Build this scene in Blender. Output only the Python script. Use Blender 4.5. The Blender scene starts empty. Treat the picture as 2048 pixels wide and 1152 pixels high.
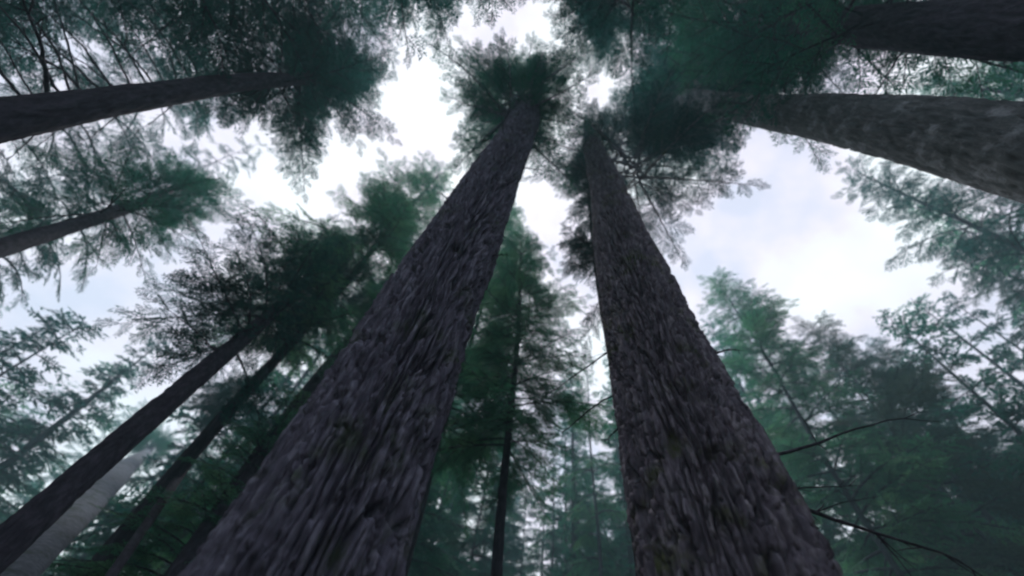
import bpy, math, random
import numpy as np

# ------------------------------------------------------------------ camera
sc = bpy.context.scene
C = sc.collection
F_PX, ZEN = 760.0, (1128.0, 60.0)          # focal length and zenith, in pixels of a 2048 x 1152 frame
_a, _b = ZEN[0] - 1024, 576 - ZEN[1]
_n = math.sqrt(_a * _a + _b * _b + F_PX * F_PX)
ELEV, ROLL = math.asin(F_PX / _n), math.atan2(_a, _b)
FWD = np.array([0, math.cos(ELEV), math.sin(ELEV)])
_u0 = np.array([0, -math.sin(ELEV), math.cos(ELEV)])
RGT = math.cos(ROLL) * np.array([1.0, 0, 0]) + math.sin(ROLL) * _u0
UPV = -math.sin(ROLL) * np.array([1.0, 0, 0]) + math.cos(ROLL) * _u0
EYE = np.array([0.0, 0.0, 1.5])

from mathutils import Matrix, Vector
cam_d = bpy.data.cameras.new('camera')
cam = bpy.data.objects.new('camera', cam_d)
C.objects.link(cam)
cam.matrix_world = Matrix(((RGT[0], UPV[0], -FWD[0], EYE[0]), (RGT[1], UPV[1], -FWD[1], EYE[1]),
                           (RGT[2], UPV[2], -FWD[2], EYE[2]), (0, 0, 0, 1)))
cam_d.sensor_width = 36.0
cam_d.lens = 36.0 * F_PX / 2048
cam_d.clip_start, cam_d.clip_end = 0.05, 3000
cam_d.dof.use_dof = True
cam_d.dof.focus_distance = 4.2
cam_d.dof.aperture_fstop = (cam_d.lens / 1000) / 0.034
sc.camera = cam

# ------------------------------------------------------------------ sky, sun, exposure
SUN_EL, SUN_ROT = math.radians(62), math.radians(-25)
w = bpy.data.worlds.new('World'); sc.world = w; w.use_nodes = True
nt = w.node_tree; nt.nodes.clear()
def N(t, kind, **kw):
    n = t.nodes.new(kind)
    for k, v in kw.items(): setattr(n, k, v)
    return n
out = N(nt, 'ShaderNodeOutputWorld'); bg = N(nt, 'ShaderNodeBackground'); bg.inputs['Strength'].default_value = 0.1
sky = N(nt, 'ShaderNodeTexSky', sky_type='NISHITA', sun_disc=False, sun_elevation=SUN_EL, sun_rotation=SUN_ROT)
tc = N(nt, 'ShaderNodeTexCoord')
nz = N(nt, 'ShaderNodeTexNoise'); nz.inputs['Scale'].default_value = 3.4; nz.inputs['Detail'].default_value = 5; nz.inputs['Roughness'].default_value = 0.55
rp = N(nt, 'ShaderNodeValToRGB')
rp.color_ramp.elements[0].position = 0.36; rp.color_ramp.elements[0].color = (0.66, 0.68, 0.82, 1)
rp.color_ramp.elements[1].position = 0.6; rp.color_ramp.elements[1].color = (0.95, 1.0, 1.04, 1)
e = rp.color_ramp.elements.new(0.48); e.color = (0.85, 0.80, 0.91, 1)
vm = N(nt, 'ShaderNodeVectorMath', operation='SCALE'); vm.inputs['Scale'].default_value = 6.7
mx = N(nt, 'ShaderNodeMix', data_type='RGBA'); mx.inputs['Factor'].default_value = 0.93
L = nt.links.new
L(tc.outputs['Generated'], nz.inputs['Vector']); L(nz.outputs['Fac'], rp.inputs['Fac'])
L(rp.outputs['Color'], vm.inputs[0]); L(sky.outputs['Color'], mx.inputs['A']); L(vm.outputs['Vector'], mx.inputs['B'])
L(mx.outputs['Result'], bg.inputs['Color']); L(bg.outputs['Background'], out.inputs['Surface'])

sun_d = bpy.data.lights.new('sun', 'SUN'); sun_d.energy = 1.5; sun_d.angle = math.radians(25); sun_d.color = (1, 0.985, 0.97)
sun = bpy.data.objects.new('sun', sun_d); C.objects.link(sun)
_sd = Vector((math.sin(-SUN_ROT) * math.cos(SUN_EL) * -1, math.cos(SUN_ROT) * math.cos(SUN_EL), math.sin(SUN_EL)))
sun.rotation_euler = _sd.to_track_quat('Z', 'Y').to_euler(); sun.location = _sd * 60

sc.view_settings.view_transform = 'Standard'; sc.view_settings.look = 'None'
sc.view_settings.exposure = 0.97; sc.view_settings.gamma = 1.0
sc.cycles.filter_width = 2.3
sc.cycles.max_bounces = 6; sc.cycles.diffuse_bounces = 4; sc.cycles.transmission_bounces = 3; sc.cycles.volume_bounces = 1
sc.cycles.glossy_bounces = 2

# ------------------------------------------------------------------ helpers
def ray(px, py): return RGT * ((px - 1024) / F_PX) + UPV * ((576 - py) / F_PX) + FWD
def at_dist(px, py, D):                    # point seen at a pixel, at horizontal distance D from the eye
    d = ray(px, py); return EYE + d * (D / math.hypot(d[0], d[1]))
def at_height(px, py, H):                  # point seen at a pixel, H metres above the eye
    d = ray(px, py); return EYE + d * (H / d[2])
def radius_for(width, P): return width * float((P - EYE) @ FWD) / (2 * F_PX)

def mesh_obj(name, co, faces, mats, parent=None, mat_idx=None, smooth=False):
    me = bpy.data.meshes.new(name)
    co = np.asarray(co, np.float32); faces = np.asarray(faces, np.int32)
    me.vertices.add(len(co)); me.vertices.foreach_set('co', co.ravel())
    nf = len(faces)
    me.loops.add(nf * 4); me.loops.foreach_set('vertex_index', faces.ravel())
    me.polygons.add(nf); me.polygons.foreach_set('loop_start', np.arange(0, nf * 4, 4, dtype=np.int32))
    for m in mats: me.materials.append(m)
    if mat_idx is not None: me.polygons.foreach_set('material_index', np.asarray(mat_idx, np.int32))
    me.update(calc_edges=True)
    if smooth: me.polygons.foreach_set('use_smooth', np.ones(nf, bool))
    o = bpy.data.objects.new(name, me); C.objects.link(o)
    if parent: o.parent = parent
    return o

def _hash(i, j, s):
    h = (i.astype(np.int64) * 374761393 + j.astype(np.int64) * 668265263 + s * 974634533) & 0xffffffff
    h = ((h ^ (h >> 13)) * 1274126177) & 0xffffffff
    h = ((h ^ (h >> 16)) * 2246822519) & 0xffffffff
    return ((h ^ (h >> 15)) & 0xffffff) / float(0xffffff)
def vnoise(u, v, pu, s):                   # value noise, period pu (whole number) round the trunk
    i, j = np.floor(u), np.floor(v); a, b = u - i, v - j
    a = a * a * (3 - 2 * a); b = b * b * (3 - 2 * b)
    i0, i1 = np.mod(i, pu), np.mod(i + 1, pu)
    return (_hash(i0, j, s) * (1 - a) + _hash(i1, j, s) * a) * (1 - b) + (_hash(i0, j + 1, s) * (1 - a) + _hash(i1, j + 1, s) * a) * b
def worley(u, v, pu, s):                   # F2 - F1 of jittered cells, periodic in u
    i, j = np.floor(u), np.floor(v)
    f1 = np.full(u.shape, 9.0); f2 = np.full(u.shape, 9.0)
    for di in (-1, 0, 1):
        for dj in (-1, 0, 1):
            ci, cj = np.mod(i + di, pu), j + dj
            d = np.hypot(i + di + _hash(ci, cj, s) - u, cj + _hash(ci, cj, s + 7) - v)
            f2 = np.where(d < f1, f1, np.minimum(f2, d)); f1 = np.minimum(f1, d)
    return f2 - f1
def sstep(a, b, x):
    t = np.clip((x - a) / (b - a), 0, 1); return t * t * (3 - 2 * t)

def tube(pts, rad, sides=5):
    pts = np.asarray(pts, float); n = len(pts)
    tan = np.gradient(pts, axis=0); tan /= np.linalg.norm(tan, axis=1)[:, None] + 1e-9
    ref = np.array([0.31, 0.22, 0.92]) if abs(tan[0][2]) < 0.9 else np.array([1.0, 0.1, 0])
    s1 = np.cross(tan, ref); s1 /= np.linalg.norm(s1, axis=1)[:, None]
    s2 = np.cross(tan, s1)
    th = np.linspace(0, 2 * np.pi, sides, endpoint=False)
    co = pts[:, None] + np.asarray(rad)[:, None, None] * (np.cos(th)[None, :, None] * s1[:, None] + np.sin(th)[None, :, None] * s2[:, None])
    k = np.arange(sides); f = []
    for r in range(n - 1):
        f.append(np.stack([r * sides + k, r * sides + (k + 1) % sides, (r + 1) * sides + (k + 1) % sides, (r + 1) * sides + k], 1))
    return co.reshape(-1, 3), np.concatenate(f)

# ------------------------------------------------------------------ materials
def new_mat(name):
    m = bpy.data.materials.new(name); m.use_nodes = True
    t = m.node_tree; t.nodes.clear(); o = N(t, 'ShaderNodeOutputMaterial')
    return m, t, o
def ramp(t, stops):
    r = N(t, 'ShaderNodeValToRGB'); els = r.color_ramp.elements
    els[0].position, els[0].color = stops[0][0], (*stops[0][1], 1)
    els[1].position, els[1].color = stops[-1][0], (*stops[-1][1], 1)
    for p, c in stops[1:-1]:
        e = els.new(p); e.color = (*c, 1)
    return r
def bark_mat(name, c1, c2, c3, patch, patch_lo=0.58, bump=0.6, fine=14.0):
    m, t, o = new_mat(name); lk = t.links.new
    co = N(t, 'ShaderNodeTexCoord'); mp = N(t, 'ShaderNodeMapping'); mp.inputs['Scale'].default_value = (1, 1, 0.22)
    lk(co.outputs['Object'], mp.inputs['Vector'])
    n1 = N(t, 'ShaderNodeTexNoise'); n1.inputs['Scale'].default_value = fine; n1.inputs['Detail'].default_value = 6; n1.inputs['Roughness'].default_value = 0.65
    lk(mp.outputs['Vector'], n1.inputs['Vector'])
    r1 = ramp(t, [(0.3, c1), (0.5, c2), (0.7, c3)]); lk(n1.outputs['Fac'], r1.inputs['Fac'])
    n2 = N(t, 'ShaderNodeTexNoise'); n2.inputs['Scale'].default_value = 2.3; n2.inputs['Detail'].default_value = 7; n2.inputs['Roughness'].default_value = 0.7
    lk(co.outputs['Object'], n2.inputs['Vector'])
    r2 = ramp(t, [(patch_lo, (0, 0, 0)), (patch_lo + 0.14, (1, 1, 1))]); lk(n2.outputs['Fac'], r2.inputs['Fac'])
    mx = N(t, 'ShaderNodeMix', data_type='RGBA'); mx.inputs['B'].default_value = (*patch, 1)
    lk(r2.outputs['Color'], mx.inputs['Factor']); lk(r1.outputs['Color'], mx.inputs['A'])
    b = N(t, 'ShaderNodeBsdfPrincipled'); b.inputs['Roughness'].default_value = 0.92
    b.inputs['Specular IOR Level'].default_value = 0.15
    bp = N(t, 'ShaderNodeBump'); bp.inputs['Strength'].default_value = bump; bp.inputs['Distance'].default_value = 0.02
    n3 = N(t, 'ShaderNodeTexNoise'); n3.inputs['Scale'].default_value = fine * 3; n3.inputs['Detail'].default_value = 4
    lk(mp.outputs['Vector'], n3.inputs['Vector']); lk(n3.outputs['Fac'], bp.inputs['Height'])
    lk(mx.outputs['Result'], b.inputs['Base Color']); lk(bp.outputs['Normal'], b.inputs['Normal'])
    lk(b.outputs['BSDF'], o.inputs['Surface'])
    return m
def leaf_mat(name, c1, c2, c3, trans=0.35):
    m, t, o = new_mat(name); lk = t.links.new
    co = N(t, 'ShaderNodeTexCoord'); n1 = N(t, 'ShaderNodeTexNoise'); n1.inputs['Scale'].default_value = 0.9; n1.inputs['Detail'].default_value = 3
    lk(co.outputs['Object'], n1.inputs['Vector'])
    r = ramp(t, [(0.32, c1), (0.5, c2), (0.68, c3)]); lk(n1.outputs['Fac'], r.inputs['Fac'])
    d = N(t, 'ShaderNodeBsdfPrincipled'); d.inputs['Roughness'].default_value = 0.6; d.inputs['Specular IOR Level'].default_value = 0.3
    tr = N(t, 'ShaderNodeBsdfTranslucent'); ms = N(t, 'ShaderNodeMixShader'); ms.inputs[0].default_value = trans
    lk(r.outputs['Color'], d.inputs['Base Color']); lk(r.outputs['Color'], tr.inputs['Color'])
    lk(d.outputs['BSDF'], ms.inputs[1]); lk(tr.outputs['BSDF'], ms.inputs[2]); lk(ms.outputs['Shader'], o.inputs['Surface'])
    return m

BARK = {
 'fir': bark_mat('furrowed_bark', (0.062, 0.060, 0.086), (0.155, 0.15, 0.212), (0.36, 0.355, 0.46), (0.09, 0.12, 0.085), 0.55),
 'rough': bark_mat('rough_mossy_bark', (0.07, 0.062, 0.082), (0.168, 0.15, 0.196), (0.40, 0.37, 0.43), (0.11, 0.13, 0.06), 0.54),
 'lichen': bark_mat('lichen_bark', (0.07, 0.075, 0.08), (0.125, 0.135, 0.145), (0.21, 0.22, 0.235), (0.36, 0.38, 0.42), 0.53),
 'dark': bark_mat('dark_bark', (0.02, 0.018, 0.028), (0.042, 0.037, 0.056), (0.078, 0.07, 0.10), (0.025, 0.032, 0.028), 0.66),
 'pale': bark_mat('pale_bark', (0.06, 0.07, 0.09), (0.10, 0.112, 0.145), (0.15, 0.165, 0.21), (0.04, 0.055, 0.05), 0.5),
}
LEAF = {
 'deep': leaf_mat('deep_teal_needles', (0.010, 0.065, 0.062), (0.018, 0.105, 0.094), (0.034, 0.15, 0.12), 0.45),
 'dark': leaf_mat('dark_needles', (0.008, 0.042, 0.045), (0.015, 0.068, 0.066), (0.03, 0.105, 0.09), 0.4),
 'mid': leaf_mat('green_needles', (0.014, 0.10, 0.076), (0.026, 0.155, 0.11), (0.06, 0.21, 0.125), 0.48),
 'light': leaf_mat('fresh_needles', (0.03, 0.16, 0.10), (0.06, 0.235, 0.13), (0.12, 0.30, 0.14), 0.52),
 'brown': leaf_mat('brownish_needles', (0.03, 0.072, 0.06), (0.058, 0.10, 0.075), (0.092, 0.108, 0.076), 0.4),
}

# ------------------------------------------------------------------ ground
gm, gt, go = new_mat('forest_floor')
g_n = N(gt, 'ShaderNodeTexNoise'); g_n.inputs['Scale'].default_value = 1.4; g_n.inputs['Detail'].default_value = 8
g_r = ramp(gt, [(0.35, (0.045, 0.035, 0.025)), (0.5, (0.08, 0.06, 0.04)), (0.65, (0.04, 0.07, 0.03))])
g_c = N(gt, 'ShaderNodeTexCoord'); g_b = N(gt, 'ShaderNodeBsdfPrincipled'); g_b.inputs['Roughness'].default_value = 0.95
gt.links.new(g_c.outputs['Object'], g_n.inputs['Vector']); gt.links.new(g_n.outputs['Fac'], g_r.inputs['Fac'])
gt.links.new(g_r.outputs['Color'], g_b.inputs['Base Color']); gt.links.new(g_b.outputs['BSDF'], go.inputs['Surface'])
def ground():
    k = np.linspace(-1, 1, 181); ax = np.sign(k) * (np.abs(k) ** 2.6) * 1200
    X, Y = np.meshgrid(ax, ax, indexing='ij')
    fade = np.clip(np.hypot(X, Y) / 6, 0, 1)
    Z = (vnoise(X / 3 + 900, Y / 3, 100000, 3) - 0.5) * 0.35 * fade + (vnoise(X / 14 + 900, Y / 14, 100000, 5) - 0.5) * 1.0 * fade
    n = len(k); i = np.arange(n * n).reshape(n, n)
    f = np.stack([i[:-1, :-1], i[1:, :-1], i[1:, 1:], i[:-1, 1:]], -1).reshape(-1, 4)
    o = mesh_obj('ground', np.stack([X, Y, Z], -1).reshape(-1, 3), f, [gm], smooth=True)
    o['kind'] = 'structure'
ground()

# ------------------------------------------------------------------ trunks
def trunk_mesh(parent, axis, z0, z1, rad, mat, n_around, dz, cell=0.085, cell_h=0.5, depth=0.035, seed=1, flare=0.25, grow=0.02, wob=0.0, sharp=0.34, cross=2.2, plate=0.2):
    """axis(z) -> xy offset from the base, rad(z) -> radius; bark plates and furrows are real relief"""
    zs = [z0]
    while zs[-1] < z1: zs.append(zs[-1] + dz * (1 + grow * (zs[-1] - z0) / max(dz, 0.02) * 0.05 + 0.12 * max(0, zs[-1] - 2)))
    zs = np.array(zs); zs[-1] = z1
    th = np.linspace(0, 2 * np.pi, n_around, endpoint=False)
    Z, T = np.meshgrid(zs, th, indexing='ij')
    r = rad(zs)
    n1 = 2 * max(4, int(round(np.pi * np.max(r) * 0.85 / cell)))
    u = T / (2 * np.pi) * n1; v = Z / cell_h
    wu = (vnoise(u * 0.5, v * 1.3, n1 // 2 if n1 % 2 == 0 else n1, seed) - 0.5) * 0.8 + (vnoise(u, v * 4, n1, seed + 1) - 0.5) * 0.35
    if n1 % 2: wu = (vnoise(u, v * 1.3, n1, seed) - 0.5) * 0.9 + (vnoise(u, v * 4, n1, seed + 1) - 0.5) * 0.5
    wv = (vnoise(u, v * 2, n1, seed + 2) - 0.5) * 0.7
    ub, vb = u + wu, v + wv
    ca = np.abs(2 * vnoise(ub, vb, n1, seed + 3) - 1); cb = np.abs(2 * vnoise(ub * 2 + 5.3, vb * 2.2, n1 * 2, seed + 4) - 1)
    cc = worley(u * 1.5 + wu * 2, v * cross + wv, int(n1 * 1.5) if n1 % 2 == 0 else n1 * 3, seed + 11) if n1 % 2 == 0 else np.ones_like(u)
    p1 = sstep(0.0, sharp, ca); p2 = sstep(0.0, sharp * 1.3, cb); p4 = sstep(0.02, plate, worley(u + wu, v * 0.55 + wv, n1, seed + 15)); p4 = np.minimum(p4, 0.6 + 0.4 * sstep(0.0, 0.16, cc))
    p3 = vnoise(u * 3, v * 9, n1 * 3, seed + 5)
    p5 = vnoise(u * 6, v * 22, n1 * 6, seed + 12)
    big = vnoise(u * 1.0, v * 0.35, n1, seed + 6)
    h = p4 * (0.6 + 0.2 * big) * (0.62 + 0.38 * p1) * (0.78 + 0.22 * p2) + 0.12 * (p3 - 0.5) + 0.07 * (p5 - 0.5)
    h = h * 1.25
    n_l = 6
    lump = (vnoise(T / (2 * np.pi) * n_l, Z / 1.7, n_l, seed + 8) - 0.5) * 2
    sc_d = np.clip(r / np.max(r), 0.35, 1)[:, None]
    fl = 1 + flare * np.exp(-np.clip(Z, 0, None) / 0.7) * (0.7 + 0.6 * vnoise(T / (2 * np.pi) * 7, Z * 0.3, 7, seed + 9))
    R = r[:, None] * fl * (1 + 0.06 * lump) + depth * sc_d * (h - 0.75)
    xy = axis(zs)
    wx = wob * np.sin(zs * 0.55 + seed); wy = wob * np.cos(zs * 0.43 + seed * 2)
    co = np.stack([xy[:, 0, None] + wx[:, None] + R * np.cos(T), xy[:, 1, None] + wy[:, None] + R * np.sin(T), Z], -1).reshape(-1, 3)
    nz_ = len(zs); i = np.arange(nz_ * n_around).reshape(nz_, n_around); ip = np.roll(i, -1, axis=1)
    f = np.stack([i[:-1], ip[:-1], ip[1:], i[1:]], -1).reshape(-1, 4)
    return mesh_obj('trunk', co, f, [mat], parent, smooth=True)

# ------------------------------------------------------------------ crowns
rng = np.random.default_rng(11)
def make_spray(length, rng, leaf=0.07, step=0.05, narrow=1.0):
    """a flat branchlet: axis along +x, side twigs in the xy plane, each a row of needle tufts; wood first, then needles"""
    pos, dirs, tw = [], [], []
    def twig(a, b, r):
        d = b - a; sd = np.cross(d, (0.2, 0.3, 0.9)); sd /= np.linalg.norm(sd) + 1e-9; up = np.cross(sd, d); up /= np.linalg.norm(up) + 1e-9
        for q in (sd, up): tw.append([a - q * r, a + q * r, b + q * r * 0.4, b - q * r * 0.4])
    twig(np.zeros(3), np.array([length, 0, -0.03 * length]), 0.006 * (leaf / 0.07))
    x = 0.04
    while x < length:
        for side in (-1, 1):
            tl = (0.38 * (1 - (x / length) ** 1.6) + 0.06) * length * rng.uniform(0.45, 1.15)
            a = rng.uniform(0.6, 1.05) * side
            d = np.array([math.cos(a), math.sin(a), rng.uniform(-0.3, 0.1)])
            o = np.array([x, 0, -0.03 * x])
            twig(o, o + d * tl - np.array([0, 0, 0.2 * tl * tl]), 0.003 * (leaf / 0.07))
            s = 0.015; flip = 1
            while s < tl:
                p = o + d * s; p[2] -= 0.2 * s * s / max(length, 0.3)
                flip = -flip; b = a + flip * rng.uniform(0.25, 0.75)
                pos.append(p); dirs.append((math.cos(b), math.sin(b), rng.uniform(-0.45, 0.3)))
                s += leaf * rng.uniform(0.26, 0.46)
        x += step * rng.uniform(0.8, 1.3)
    pos = np.array(pos); d = np.array(dirs); d /= np.linalg.norm(d, axis=1)[:, None]
    nrm = np.array([0, 0, 1.0]) + rng.normal(0, 0.5, d.shape); sd = np.cross(nrm, d); sd /= np.linalg.norm(sd, axis=1)[:, None]
    ln = leaf * rng.uniform(0.7, 1.35, (len(pos), 1)); wd = narrow * leaf * rng.uniform(0.09, 0.16, (len(pos), 1))
    return np.array(tw), np.stack([pos, pos + d * ln * 0.4 + sd * wd, pos + d * ln, pos + d * ln * 0.4 - sd * wd], 1)
SPRAYS = {k: [make_spray(k, rng) for _ in range(4)] for k in (0.45, 0.75, 1.1)}

COARSE = {k: [make_spray(k, rng, leaf=0.2, step=0.12, narrow=1.5) for _ in range(4)] for k in (0.45, 0.75, 1.1)}

def crown_geo(h, R, n_limbs, seed, top_pow=0.6, droop=0.25, lift=0.1, gap=0.0, leafless=0.12, limb_r=0.03, dens=1.0, low=0.5, coarse=False):
    """returns verts, quads, material index (0 wood, 1 needles); crown base at the origin, top at z = h"""
    g = np.random.default_rng(seed)
    W, WF, wn = [], [], 0
    leaves, twigs = [], []
    keys = list(SPRAYS)
    clump = [(g.uniform(0, 2 * np.pi), g.uniform(0, 1)) for _ in range(7)]
    for k in range(n_limbs):
        t = min(0.995, (k // 4 * 4 + 2 + g.normal(0, 0.7)) / n_limbs); t = max(t, 0.0)
        z = h * t
        prof = (1 - t) ** top_pow * min(1.0, low + 2.6 * t)
        phi = k * 2.39996 + g.uniform(-0.5, 0.5)
        Lb = R * prof * (g.uniform(0.35, 1.0) if g.random() < 0.75 else g.uniform(1.0, 1.3)) + 0.15
        if gap and any(abs((phi - a + np.pi) % (2 * np.pi) - np.pi) < 0.45 and abs(t - b) < 0.14 for a, b in clump[:int(gap)]): continue
        up = lift + 0.5 * t + g.uniform(-0.15, 0.15)
        m = 7
        s = np.linspace(0, 1, m)
        hor = Lb * s; ver = Lb * (up * s - (droop + 0.1) * s ** 2 * 1.3 + 0.12 * s ** 3)
        bend = g.uniform(-0.25, 0.25) * Lb * s ** 2
        c, sn = math.cos(phi), math.sin(phi)
        pts = np.stack([c * hor - sn * bend, sn * hor + c * bend, z + ver], 1)
        if Lb > 0.5:
            rr = limb_r * (0.4 + 0.6 * Lb / R) * (1 - 0.85 * s)
            co, f = tube(pts, rr, 4); W.append(co); WF.append(f + wn); wn += len(co)
        q = leafless * Lb
        side = 1
        while q < Lb:
            f0 = q / Lb
            i = min(int(f0 * (m - 1)), m - 2); fr = f0 * (m - 1) - i
            p = pts[i] * (1 - fr) + pts[i + 1] * fr
            tg = pts[i + 1] - pts[i]; tg /= np.linalg.norm(tg)
            want = np.clip(0.42 * Lb * (1 - f0) + 0.3, 0.28, 1.15) * g.uniform(0.7, 1.2)
            kk = min(keys, key=lambda x: abs(x - want))
            stw, sp = (COARSE if coarse else SPRAYS)[kk][g.integers(4)]
            side = -side
            yaw = side * g.uniform(0.4, 1.0) * (1 if f0 < 0.93 else 0.1)
            x_ax = tg * math.cos(yaw) + np.cross([0, 0, 1.0], tg) * math.sin(yaw) + np.array([0, 0, g.uniform(-0.45, 0.08)])
            x_ax /= np.linalg.norm(x_ax)
            y_ax = np.cross(np.array([0, 0, 1.0]) + g.normal(0, 0.3, 3), x_ax); y_ax /= np.linalg.norm(y_ax)
            M = np.stack([x_ax, y_ax, np.cross(x_ax, y_ax)], 0)
            leaves.append((sp.reshape(-1, 3) * (want / kk)) @ M + p); twigs.append((stw.reshape(-1, 3) * (want / kk)) @ M + p)
            q += 0.15 * g.uniform(0.8, 1.3) / dens * 1.12
    lv = np.concatenate(leaves)
    nl = len(lv) // 4
    lf = np.arange(nl * 4).reshape(-1, 4)
    tv = np.concatenate(twigs); W.append(tv); WF.append(np.arange(len(tv)).reshape(-1, 4) + wn)
    wv = np.concatenate(W); wf = np.concatenate(WF)
    return np.concatenate([wv, lv]), np.concatenate([wf, lf + len(wv)]), np.concatenate([np.zeros(len(wf), int), np.ones(nl, int)])

PROTO = {}
def proto_mesh(kind, leaf, bark):
    """crown meshes shared between trees: 10 m tall, 2.5 m in radius"""
    key = (kind, leaf, bark)
    if key not in PROTO:
        p = dict(full=dict(n_limbs=104, seed=21, gap=4, leafless=0.18, dens=0.95), loose=dict(n_limbs=72, seed=22, gap=6, droop=0.35, leafless=0.25, dens=0.9),
                 narrow=dict(n_limbs=90, seed=23, droop=0.5, top_pow=0.6, dens=0.8), thin=dict(n_limbs=60, seed=24, gap=6, leafless=0.25, dens=0.8, low=0.8),
                 dense=dict(n_limbs=124, seed=25, gap=4, top_pow=0.5, low=0.9, leafless=0.15, dens=1.0),
                 far=dict(n_limbs=68, seed=26, gap=3, top_pow=0.7, low=0.75, dens=0.6, coarse=True))[kind]
        if ('geo', kind) not in PROTO: PROTO['geo', kind] = crown_geo(10.0, 2.5, **p)
        co, f, mi = PROTO['geo', kind]
        o = mesh_obj('crown', co, f, [BARK[bark], LEAF[leaf]], None, mi)
        PROTO[key] = o.data; bpy.data.objects.remove(o)
    return PROTO[key]

def tree(name, label, base, top, r, apex, crown, bark='dark', leaf='dark', kind='full', R=2.5, group=None, detail=1, spin=0.0, shift=(0, 0), bark_kw=None, own=None, tw=None):
    """base / top: two points of the trunk's axis (world); r: radii there; apex and crown: heights above the ground where the tree ends and
    its crown starts"""
    base, top = np.asarray(base, float), np.asarray(top, float)
    d = (top - base) / (top[2] - base[2])
    foot = base - d * base[2]
    t = bpy.data.objects.new(name, None); C.objects.link(t); t.location = foot; t.empty_display_size = 0.3
    t['label'] = label; t['category'] = 'tree'
    if group: t['group'] = group
    zb, zt = base[2], top[2]
    def axis(z): return d[None, :2] * z[:, None]
    def rad(z):
        k = (r[1] - r[0]) / (zt - zb)
        q = r[0] + k * (z - zb)
        q = np.where(z > zt, r[1] * np.clip((apex - z) / (apex - zt), 0.03, 1) ** 0.8, q)
        return np.maximum(q, 0.012)
    seed = int(abs(foot[0] * 131 + foot[1] * 71)) + 3
    kw = dict(n_around={1: 40, 2: 96, 3: 440}[detail], dz={1: 0.12, 2: 0.04, 3: 0.012}[detail], seed=seed, depth={1: 0.02, 2: 0.03, 3: 0.05}[detail], wob=0.06 if detail < 3 else 0.0)
    kw.update(bark_kw or {})
    trunk_mesh(t, axis, -0.4, apex - 0.3, rad, BARK[bark], **kw)
    if crown is not None:
        if own:
            co, f, mi = crown_geo(apex - crown, R, **own)
            o = mesh_obj('crown', co, f, [BARK[bark], LEAF[leaf]], t, mi)
        else:
            o = bpy.data.objects.new('crown', proto_mesh(kind, leaf, bark)); C.objects.link(o); o.parent = t
            o.scale = (R / 2.5, R / 2.5, (apex - crown) / 10.0)
        o.location = (d[0] * crown + shift[0], d[1] * crown + shift[1], crown)
        q = Vector((d[0], d[1], 1)).to_track_quat('Z', 'Y')
        o.rotation_euler = (q @ Vector((0, 0, 1)).rotation_difference(Vector((0, 0, 1)))).to_euler()
        o.rotation_mode = 'QUATERNION'
        from mathutils import Quaternion
        o.rotation_quaternion = Vector((0, 0, 1)).rotation_difference(Vector((d[0], d[1], 1)).normalized()) @ Quaternion((0, 0, 1), spin)
    return t, foot, d

def line_tree(name, label, b, t, wpx, apex, crown, **kw):
    """b = (px, py, distance), t = (px, py, height): two sighted points on the trunk; wpx = its apparent widths there"""
    P, Q = at_dist(*b), at_height(*t)
    return tree(name, label, P, Q, (radius_for(wpx[0], P), radius_for(wpx[1], Q)), apex, crown, **kw)
def top_tree(name, label, tip, r0, crown_frac, lean=(0, 0), **kw):
    """tip = (px, py, height): an upright tree placed by its sighted tip"""
    Q = at_height(*tip); P = np.array([Q[0] + lean[0], Q[1] + lean[1], 0.0])
    ap = Q[2]; K = P + (Q - P) * 0.8
    return tree(name, label, P, K, (r0, r0 * 0.4), ap, ap * crown_frac, **kw)
def branch(parent, foot, pts, r0, mat, name='branch'):
    """a bare limb through world points, a part of its tree"""
    pts = np.asarray(pts, float)
    s = np.linspace(0, 1, len(pts)); q = np.linspace(0, 1, 14)
    p = np.stack([np.interp(q, s, pts[:, k]) for k in range(3)], 1)
    p[1:-1] = (p[:-2] + 2 * p[1:-1] + p[2:]) / 4; p[1:-1] = (p[:-2] + 2 * p[1:-1] + p[2:]) / 4
    p += np.random.default_rng(int(r0 * 1e5) + len(pts)).normal(0, r0 * 0.3, p.shape)
    g = np.random.default_rng(int(pts[0][0] * 1000) % 9999)
    co, f = tube(p - foot, r0 * (1 - 0.8 * q), 7); n = len(co); CO, FF = [co], [f]
    span = np.linalg.norm(p[-1] - p[0])
    for k in range(3, 13):
        for _ in range(g.integers(0, 3)):
            d = p[k] - p[k - 1]; d = d / np.linalg.norm(d) + g.normal(0, 0.55, 3); d /= np.linalg.norm(d); l = span * g.uniform(0.06, 0.2)
            e = np.stack([p[k], p[k] + d * l * 0.5, p[k] + d * l + g.normal(0, 0.08 * l, 3)]) - foot
            co, f = tube(e, r0 * np.array([0.35, 0.22, 0.08]), 4); CO.append(co); FF.append(f + n); n += len(co)
    co, f = np.concatenate(CO), np.concatenate(FF)
    return mesh_obj(name, co, f, [mat], parent, smooth=True)

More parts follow.
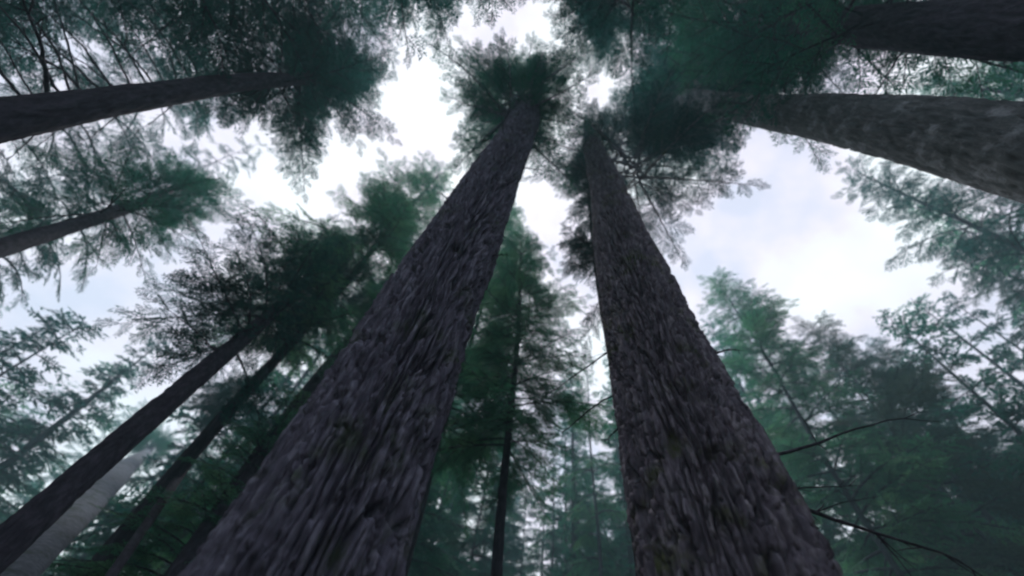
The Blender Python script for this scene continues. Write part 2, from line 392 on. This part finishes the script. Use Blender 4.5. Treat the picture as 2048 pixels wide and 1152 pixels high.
# ------------------------------------------------------------------ the trees
# two big firs in front
A, A_foot, A_d = line_tree('fir_tree', 'huge furrowed purplish grey trunk leaning right, its round dark crown alone against the sky', (625, 1100, 3.4), (1045, 245, 13), (345, 62), 23, 14.5,
          bark='fir', leaf='mid', R=2.6, detail=3, shift=(-0.6, 0.1), bark_kw=dict(cell=0.064, cell_h=0.72, depth=0.18, sharp=0.16, cross=0.9, plate=0.24, wob=0.03, flare=0.45), own=dict(n_limbs=92, seed=5, top_pow=0.5, low=0.9, limb_r=0.05, leafless=0.25))
B, B_foot, B_d = line_tree('fir_tree', 'huge rough flaky trunk leaning left, with moss patches and a spreading dark crown', (1450, 1130, 3.6), (1188, 300, 15), (340, 38), 25, 15,
          bark='rough', leaf='dark', R=3.9, detail=3, shift=(1.7, 0.5), bark_kw=dict(cell=0.064, cell_h=0.6, depth=0.165, flare=0.3, sharp=0.22, plate=0.26, cross=3.0, wob=0.03), own=dict(n_limbs=72, seed=6, leafless=0.28, low=0.9, limb_r=0.05, dens=0.8, top_pow=0.6))
# right
line_tree('fir_tree', 'thick grey mossy trunk with pale lichen reaching in from the right edge', (2040, 302, 6), (1385, 197, 21), (170, 34), 31, 22,
          bark='lichen', leaf='deep', R=5.0, detail=2, kind='full', bark_kw=dict(depth=0.06, cell=0.12, cell_h=0.5))
line_tree('fir_tree', 'dark ridged trunk in the top right corner above the mossy one', (2040, 42, 6.5), (1600, 62, 18), (118, 46), 30, 18.5,
          bark='dark', leaf='deep', R=3.6, detail=2, kind='full', spin=1, bark_kw=dict(depth=0.06, cell=0.1, cell_h=0.8))
# left
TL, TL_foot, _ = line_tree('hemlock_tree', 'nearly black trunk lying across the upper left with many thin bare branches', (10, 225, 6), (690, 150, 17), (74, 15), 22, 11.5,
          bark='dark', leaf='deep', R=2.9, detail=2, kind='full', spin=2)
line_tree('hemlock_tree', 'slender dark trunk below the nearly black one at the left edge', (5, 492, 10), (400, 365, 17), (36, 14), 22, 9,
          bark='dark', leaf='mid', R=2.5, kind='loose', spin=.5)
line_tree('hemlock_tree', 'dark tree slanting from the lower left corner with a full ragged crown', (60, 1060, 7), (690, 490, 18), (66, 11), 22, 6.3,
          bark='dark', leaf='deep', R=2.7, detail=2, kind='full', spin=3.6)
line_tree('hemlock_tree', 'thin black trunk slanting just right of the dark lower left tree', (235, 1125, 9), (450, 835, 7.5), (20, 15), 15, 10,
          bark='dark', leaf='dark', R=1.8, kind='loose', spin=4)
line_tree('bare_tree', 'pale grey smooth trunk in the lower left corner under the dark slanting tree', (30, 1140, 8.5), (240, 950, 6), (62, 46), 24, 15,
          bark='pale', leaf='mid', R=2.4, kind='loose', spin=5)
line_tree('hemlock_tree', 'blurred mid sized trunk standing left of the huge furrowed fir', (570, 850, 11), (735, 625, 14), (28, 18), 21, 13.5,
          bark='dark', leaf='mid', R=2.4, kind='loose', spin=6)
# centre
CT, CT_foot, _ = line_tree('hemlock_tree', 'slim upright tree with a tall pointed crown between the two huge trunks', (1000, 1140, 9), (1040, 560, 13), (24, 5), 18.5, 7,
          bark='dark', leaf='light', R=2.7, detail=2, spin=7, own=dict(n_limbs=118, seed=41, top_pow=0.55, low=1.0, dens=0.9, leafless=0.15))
top_tree('hemlock_tree', 'narrow dark tree hugging the left side of the rough flaky trunk', (1163, 300, 19), 0.12, 0.4, leaf='dark', kind='dense', R=1.15, spin=8)
# right side
top_tree('hemlock_tree', 'brown slim trunk with a fresh green top right of the rough flaky trunk', (1435, 560, 25), 0.15, 0.3, leaf='light', kind='dense', R=4.0, spin=9)
top_tree('hemlock_tree', 'light green leafy crown filling the middle gap behind the slim upright tree', (1020, 420, 27), 0.14, 0.3, leaf='light', kind='dense', R=3.4, spin=2.2)
T = {}
for px, py, H, r0, cf, lf, kd, R, lab in (
    (1620, 655, 22, .12, .22, 'brown', 'dense', 4.8, 'brownish ragged tree top beside the fresh green one'),
    (1690, 330, 30, .2, .2, 'deep', 'full', 4.4, 'green tree whose tip touches the underside of the mossy trunk'),
    (1890, 480, 30, .25, .2, 'brown', 'dense', 5.2, 'dull green tree right of the wide sky gap'),
    (2030, 630, 30, .25, .15, 'mid', 'full', 5.2, 'broad green tree at the right edge above the thin branches'),
    (1750, 690, 26, .2, .15, 'deep', 'dense', 4.6, 'dense green tree at the lower right'),
    (1960, 760, 24, .2, .2, 'deep', 'dense', 4.4, 'dark bushy tree in the lower right corner'),
    (1560, 800, 26, .2, .2, 'deep', 'full', 3.4, 'dim tree close beside the right edge of the rough trunk'),
    # left
    (530, 285, 28, .07, .1, 'deep', 'loose', 3.8, 'dark ragged tree top under the nearly black trunk'),
    (270, 345, 26, .06, .15, 'deep', 'loose', 3.6, 'loose green tree top above the left sky gap'),
    (150, 760, 30, .16, .2, 'light', 'thin', 3.6, 'sparse green tree near the left edge below the sky gap'),
    (880, 345, 26, .2, .35, 'light', 'dense', 3.6, 'pale green tree top just left of the huge furrowed trunk'),
    (560, 790, 20, .12, .2, 'mid', 'full', 3.0, 'young green tree in the lower left gap'),
    (420, 900, 20, .1, .2, 'light', 'dense', 3.2, 'bushy young tree at the foot of the left slope'),
    (600, 790, 6, .05, .1, 'light', 'dense', 1.8, 'leafy young conifer beside the left edge of the furrowed trunk'),
    (490, 860, 6, .05, .1, 'mid', 'full', 1.7, 'fresh green young conifer in the lower left'),
    (350, 960, 9, .05, .1, 'mid', 'dense', 1.7, 'low young conifer just right of the pale trunk'),
    (100, 900, 26, .16, .15, 'mid', 'loose', 4.4, 'hazy tree behind the lower left trunks'),
    (300, 800, 28, .16, .2, 'mid', 'full', 4.0, 'hazy tree top showing through the lower left crown'),
    (330, 25, 24, .09, .15, 'deep', 'full', 4.4, 'dark dense crown right in the top left corner'),
    (470, -130, 20, .14, .2, 'deep', 'loose', 4.4, 'dark dense crown along the top left edge'),
    (1960, 150, 27, .16, .15, 'mid', 'dense', 4.6, 'green crown at the right edge between the dark and the mossy trunk'),
    (1560, -40, 24, .16, .3, 'mid', 'loose', 4.4, 'deep green crown at the top edge over the dark corner trunk'),
    (30, 600, 27, .1, .1, 'mid', 'loose', 4.4, 'pale sparse tree at the left edge with sky showing through'),
    (-20, 430, 26, .08, .1, 'deep', 'dense', 4.2, 'teal tree at the left edge under the slender dark trunk'),
    (50, 690, 28, .08, .1, 'mid', 'full', 4.0, 'hazy green tree low at the left edge beside the sky gap'),
    (180, 330, 26, .14, .2, 'deep', 'loose', 4.2, 'dim crown low at the left edge under the black trunk'),
    (560, 160, 28, .16, .3, 'deep', 'loose', 4.0, 'dim crown behind the tip of the black trunk'),
    (120, -120, 22, .16, .15, 'dark', 'full', 5.0, 'dark crown filling the top left corner'),
    (270, 1000, 18, .08, .1, 'mid', 'dense', 3.2, 'dim bushy tree behind the pale grey trunk'),
    # right
    (1700, 830, 24, .14, .15, 'mid', 'dense', 3.8, 'green tree behind the brown slim trunk'),
    (1860, 850, 24, .14, .15, 'deep', 'full', 4.0, 'deep green tree behind the thin dark branches'),
    (2010, 930, 22, .14, .15, 'mid', 'dense', 4.0, 'green tree low at the right edge'),
    (1980, 480, 28, .2, .25, 'deep', 'full', 4.2, 'deep green crown under the mossy trunk at the right edge'),
    (1850, 160, 26, .2, .2, 'mid', 'full', 5.0, 'crown filling the space between the two trunks at the right edge'),
    (1820, 760, 24, .14, .12, 'light', 'full', 4.2, 'bushy green tree above the thin dark branches at the lower right'),
    (1680, 930, 22, .14, .12, 'mid', 'full', 3.8, 'deep green tree low beside the foot of the rough trunk'),
    (1880, 980, 20, .14, .1, 'mid', 'full', 3.8, 'deep green tree at the bottom right corner'),
    # centre
    (1010, 740, 26, .12, .15, 'mid', 'dense', 4.0, 'hazy tree behind the slim upright trunk'),
    (1150, 800, 28, .12, .15, 'mid', 'full', 3.4, 'hazy tree left of the rough trunk'),
    (1060, 900, 26, .14, .15, 'deep', 'dense', 3.4, 'dim tree low in the middle gap'),
    (930, 900, 24, .14, .15, 'mid', 'dense', 3.4, 'dim tree low beside the furrowed trunk'),
    (1200, 930, 24, .14, .15, 'mid', 'dense', 3.2, 'dim tree low beside the rough trunk'),
    (1170, 700, 24, .12, .2, 'light', 'loose', 2.6, 'airy fresh green tree beside the left edge of the rough trunk'),
    (940, 600, 26, .14, .2, 'mid', 'dense', 4.2, 'dim green tree behind the right edge of the furrowed trunk'),
    (1110, 860, 22, .12, .2, 'mid', 'loose', 2.8, 'small green tree low in the gap between the huge trunks'),
    # overhead
    (1190, 25, 30, .3, .45, 'deep', 'full', 3.4, 'dark crown overhead at the top between the two big tops'),
    (1370, 50, 28, .3, .4, 'mid', 'loose', 4.8, 'dark crown overhead right of the top centre'),
    (820, -30, 24, .2, .4, 'deep', 'loose', 4.2, 'feathery crown hanging in at the top left of centre'),
    (640, -50, 24, .2, .35, 'deep', 'loose', 4.6, 'thin dark crown along the top edge'),
    (970, -60, 24, .2, .4, 'deep', 'loose', 3.8, 'sparse crown at the top edge above the furrowed fir'),
    (330, -70, 22, .2, .2, 'dark', 'full', 5.0, 'dark crown in the upper left above the black trunk')):
    T[lab] = top_tree('conifer_tree', lab, (px, py, H), r0, cf, leaf=lf, kind=kd, R=R, spin=px * 0.7)

# bare limbs one can follow with the eye
def stubs(parent, foot, d, r_at, seed, heights):
    g = np.random.default_rng(seed)
    for z in heights:
        a = g.uniform(0, 2 * np.pi); l = g.uniform(0.15, 0.5)
        u = np.array([math.cos(a), math.sin(a), g.uniform(-0.3, 0.2)])
        p0 = foot + np.array([d[0] * z, d[1] * z, z]) + u * (r_at - 0.12)
        branch(parent, foot, [p0, p0 + u * (0.12 + l * 0.5), p0 + u * (0.12 + l) + np.array([0, 0, -0.05])], g.uniform(0.012, 0.022), BARK['dark'], 'dead_branch')
def sighted(parent, foot, mat, r0, *pts):
    branch(parent, foot, [at_dist(*p[:3]) if p[3] == 'D' else at_height(*p[:3]) for p in pts], r0, mat)
BK = BARK['dark']
_g = np.random.default_rng(9)
for k in range(34):
    sx = 60 + 17.5 * k; up = k % 5 != 3
    sy = 222 - 0.11 * sx; H = 3.9 + sx / 680 * 11.5
    ex = sx - _g.uniform(60, 190); ey = sy - _g.uniform(110, 260) if up else sy + _g.uniform(60, 130)
    sighted(TL, TL_foot, BK, _g.uniform(0.012, 0.034), (sx, sy, H, 'H'), ((sx * .5 + ex * .5) + _g.uniform(0, 25), sy * .5 + ey * .5 - 6, H * _g.uniform(.95, 1), 'H'), (ex, ey, H * _g.uniform(.86, .95), 'H'))
stubs(A, A_foot, A_d, 0.5, 4, (6.2, 7.4, 8.3, 9.5, 10.4, 11.2, 12.1))
stubs(B, B_foot, B_d, 0.55, 8, (4.6, 4.9, 6.6, 7.9, 9.2, 10.5, 11.8, 12.9))
sighted(B, B_foot, BK, 0.02, (1500, 925, 3.9, 'D'), (1560, 908, 4.2, 'D'), (1640, 886, 4.6, 'D'), (1700, 860, 4.9, 'D'), (1790, 836, 5.3, 'D'), (1880, 842, 5.7, 'D'))
sighted(B, B_foot, BK, 0.014, (1500, 975, 3.9, 'D'), (1580, 976, 4.3, 'D'), (1720, 972, 5.0, 'D'))
sighted(B, B_foot, BK, 0.024, (1540, 1000, 3.9, 'D'), (1600, 1015, 4.2, 'D'), (1720, 1060, 4.8, 'D'), (1880, 1100, 5.6, 'D'), (1970, 1155, 6.0, 'D'))
sighted(B, B_foot, BK, 0.018, (1270, 670, 4.1, 'D'), (1200, 715, 4.6, 'D'), (1130, 765, 5.1, 'D'), (1080, 800, 5.4, 'D'))
sighted(B, B_foot, BK, 0.014, (1280, 770, 4.0, 'D'), (1200, 800, 4.6, 'D'), (1150, 845, 5.0, 'D'), (1120, 870, 5.2, 'D'), (1085, 835, 5.5, 'D'))
sighted(CT, CT_foot, BK, 0.022, (1022, 760, 9.3, 'D'), (1000, 720, 9.3, 'D'), (975, 665, 9.2, 'D'), (960, 625, 9.1, 'D'))
_t, _f, _d = T['dark crown overhead right of the top centre']
sighted(_t, _f, BK, 0.05, (1350, -40, 17, 'H'), (1346, 20, 17, 'H'), (1338, 80, 17, 'H'), (1330, 130, 17, 'H'))

# ------------------------------------------------------------------ the wood beyond, one mass
def far_wood():
    g = np.random.default_rng(77)
    if ('geo', 'far') not in PROTO: proto_mesh('far', 'mid', 'dark')
    co, f, mi = PROTO['geo', 'far']
    CO, FF, MI, n = [], [], [], 0
    _r = ray(90, 690); GAP = math.atan2(_r[1], _r[0])
    for k in range(210):
        D = g.uniform(26, 58); a = k * 2.39996 + g.uniform(-.2, .2)
        H = g.uniform(22, 35)
        if abs((a - GAP + np.pi) % (2 * np.pi) - np.pi) < 0.36: H *= 0.6
        hue = 1 + g.integers(4); cb = H * g.uniform(0.1, 0.35); R = g.uniform(2.8, 4.6)
        b = g.uniform(0, 6.28); c_, s_ = math.cos(b), math.sin(b)
        q = co * np.array([R / 2.5, R / 2.5, (H - cb) / 10])
        q = np.stack([q[:, 0] * c_ - q[:, 1] * s_ + D * math.cos(a), q[:, 0] * s_ + q[:, 1] * c_ + D * math.sin(a), q[:, 2] + cb], 1)
        CO.append(q); FF.append(f + n); MI.append(mi * hue); n += len(q)
        tz = np.linspace(-0.4, H - 0.3, 12)
        tco, tf = tube(np.stack([np.full(12, D * math.cos(a)), np.full(12, D * math.sin(a)), tz], 1), np.linspace(g.uniform(.2, .38), .02, 12), 7)
        CO.append(tco); FF.append(tf + n); MI.append(np.zeros(len(tf), int)); n += len(tco)
    o = mesh_obj('distant_wood', np.concatenate(CO), np.concatenate(FF), [BARK['dark'], LEAF['mid'], LEAF['deep'], LEAF['mid'], LEAF['light']], None, np.concatenate(MI))
    o['kind'] = 'stuff'; o['label'] = 'hazy far conifer wood filling the gaps between the nearer trunks'; o['category'] = 'wood'
far_wood()

# ------------------------------------------------------------------ damp forest air
def haze():
    m, t, o = new_mat('damp_air'); v = N(t, 'ShaderNodeVolumePrincipled')
    v.inputs['Color'].default_value = (0.52, 0.84, 0.93, 1); v.inputs['Density'].default_value = HAZE; v.inputs['Anisotropy'].default_value = 0.2
    t.links.new(v.outputs['Volume'], o.inputs['Volume'])
    a, z0, z1 = 70.0, -3.0, 40.0
    c = [(x, y, z) for z in (z0, z1) for x, y in ((-a, -a), (a, -a), (a, a), (-a, a))]
    f = [(3, 2, 1, 0), (4, 5, 6, 7), (0, 1, 5, 4), (1, 2, 6, 5), (2, 3, 7, 6), (3, 0, 4, 7)]
    h = mesh_obj('haze', c, f, [m]); h['kind'] = 'stuff'; h['label'] = 'thin damp blue air between the trees'; h['category'] = 'haze'
HAZE = 0.0042
haze()
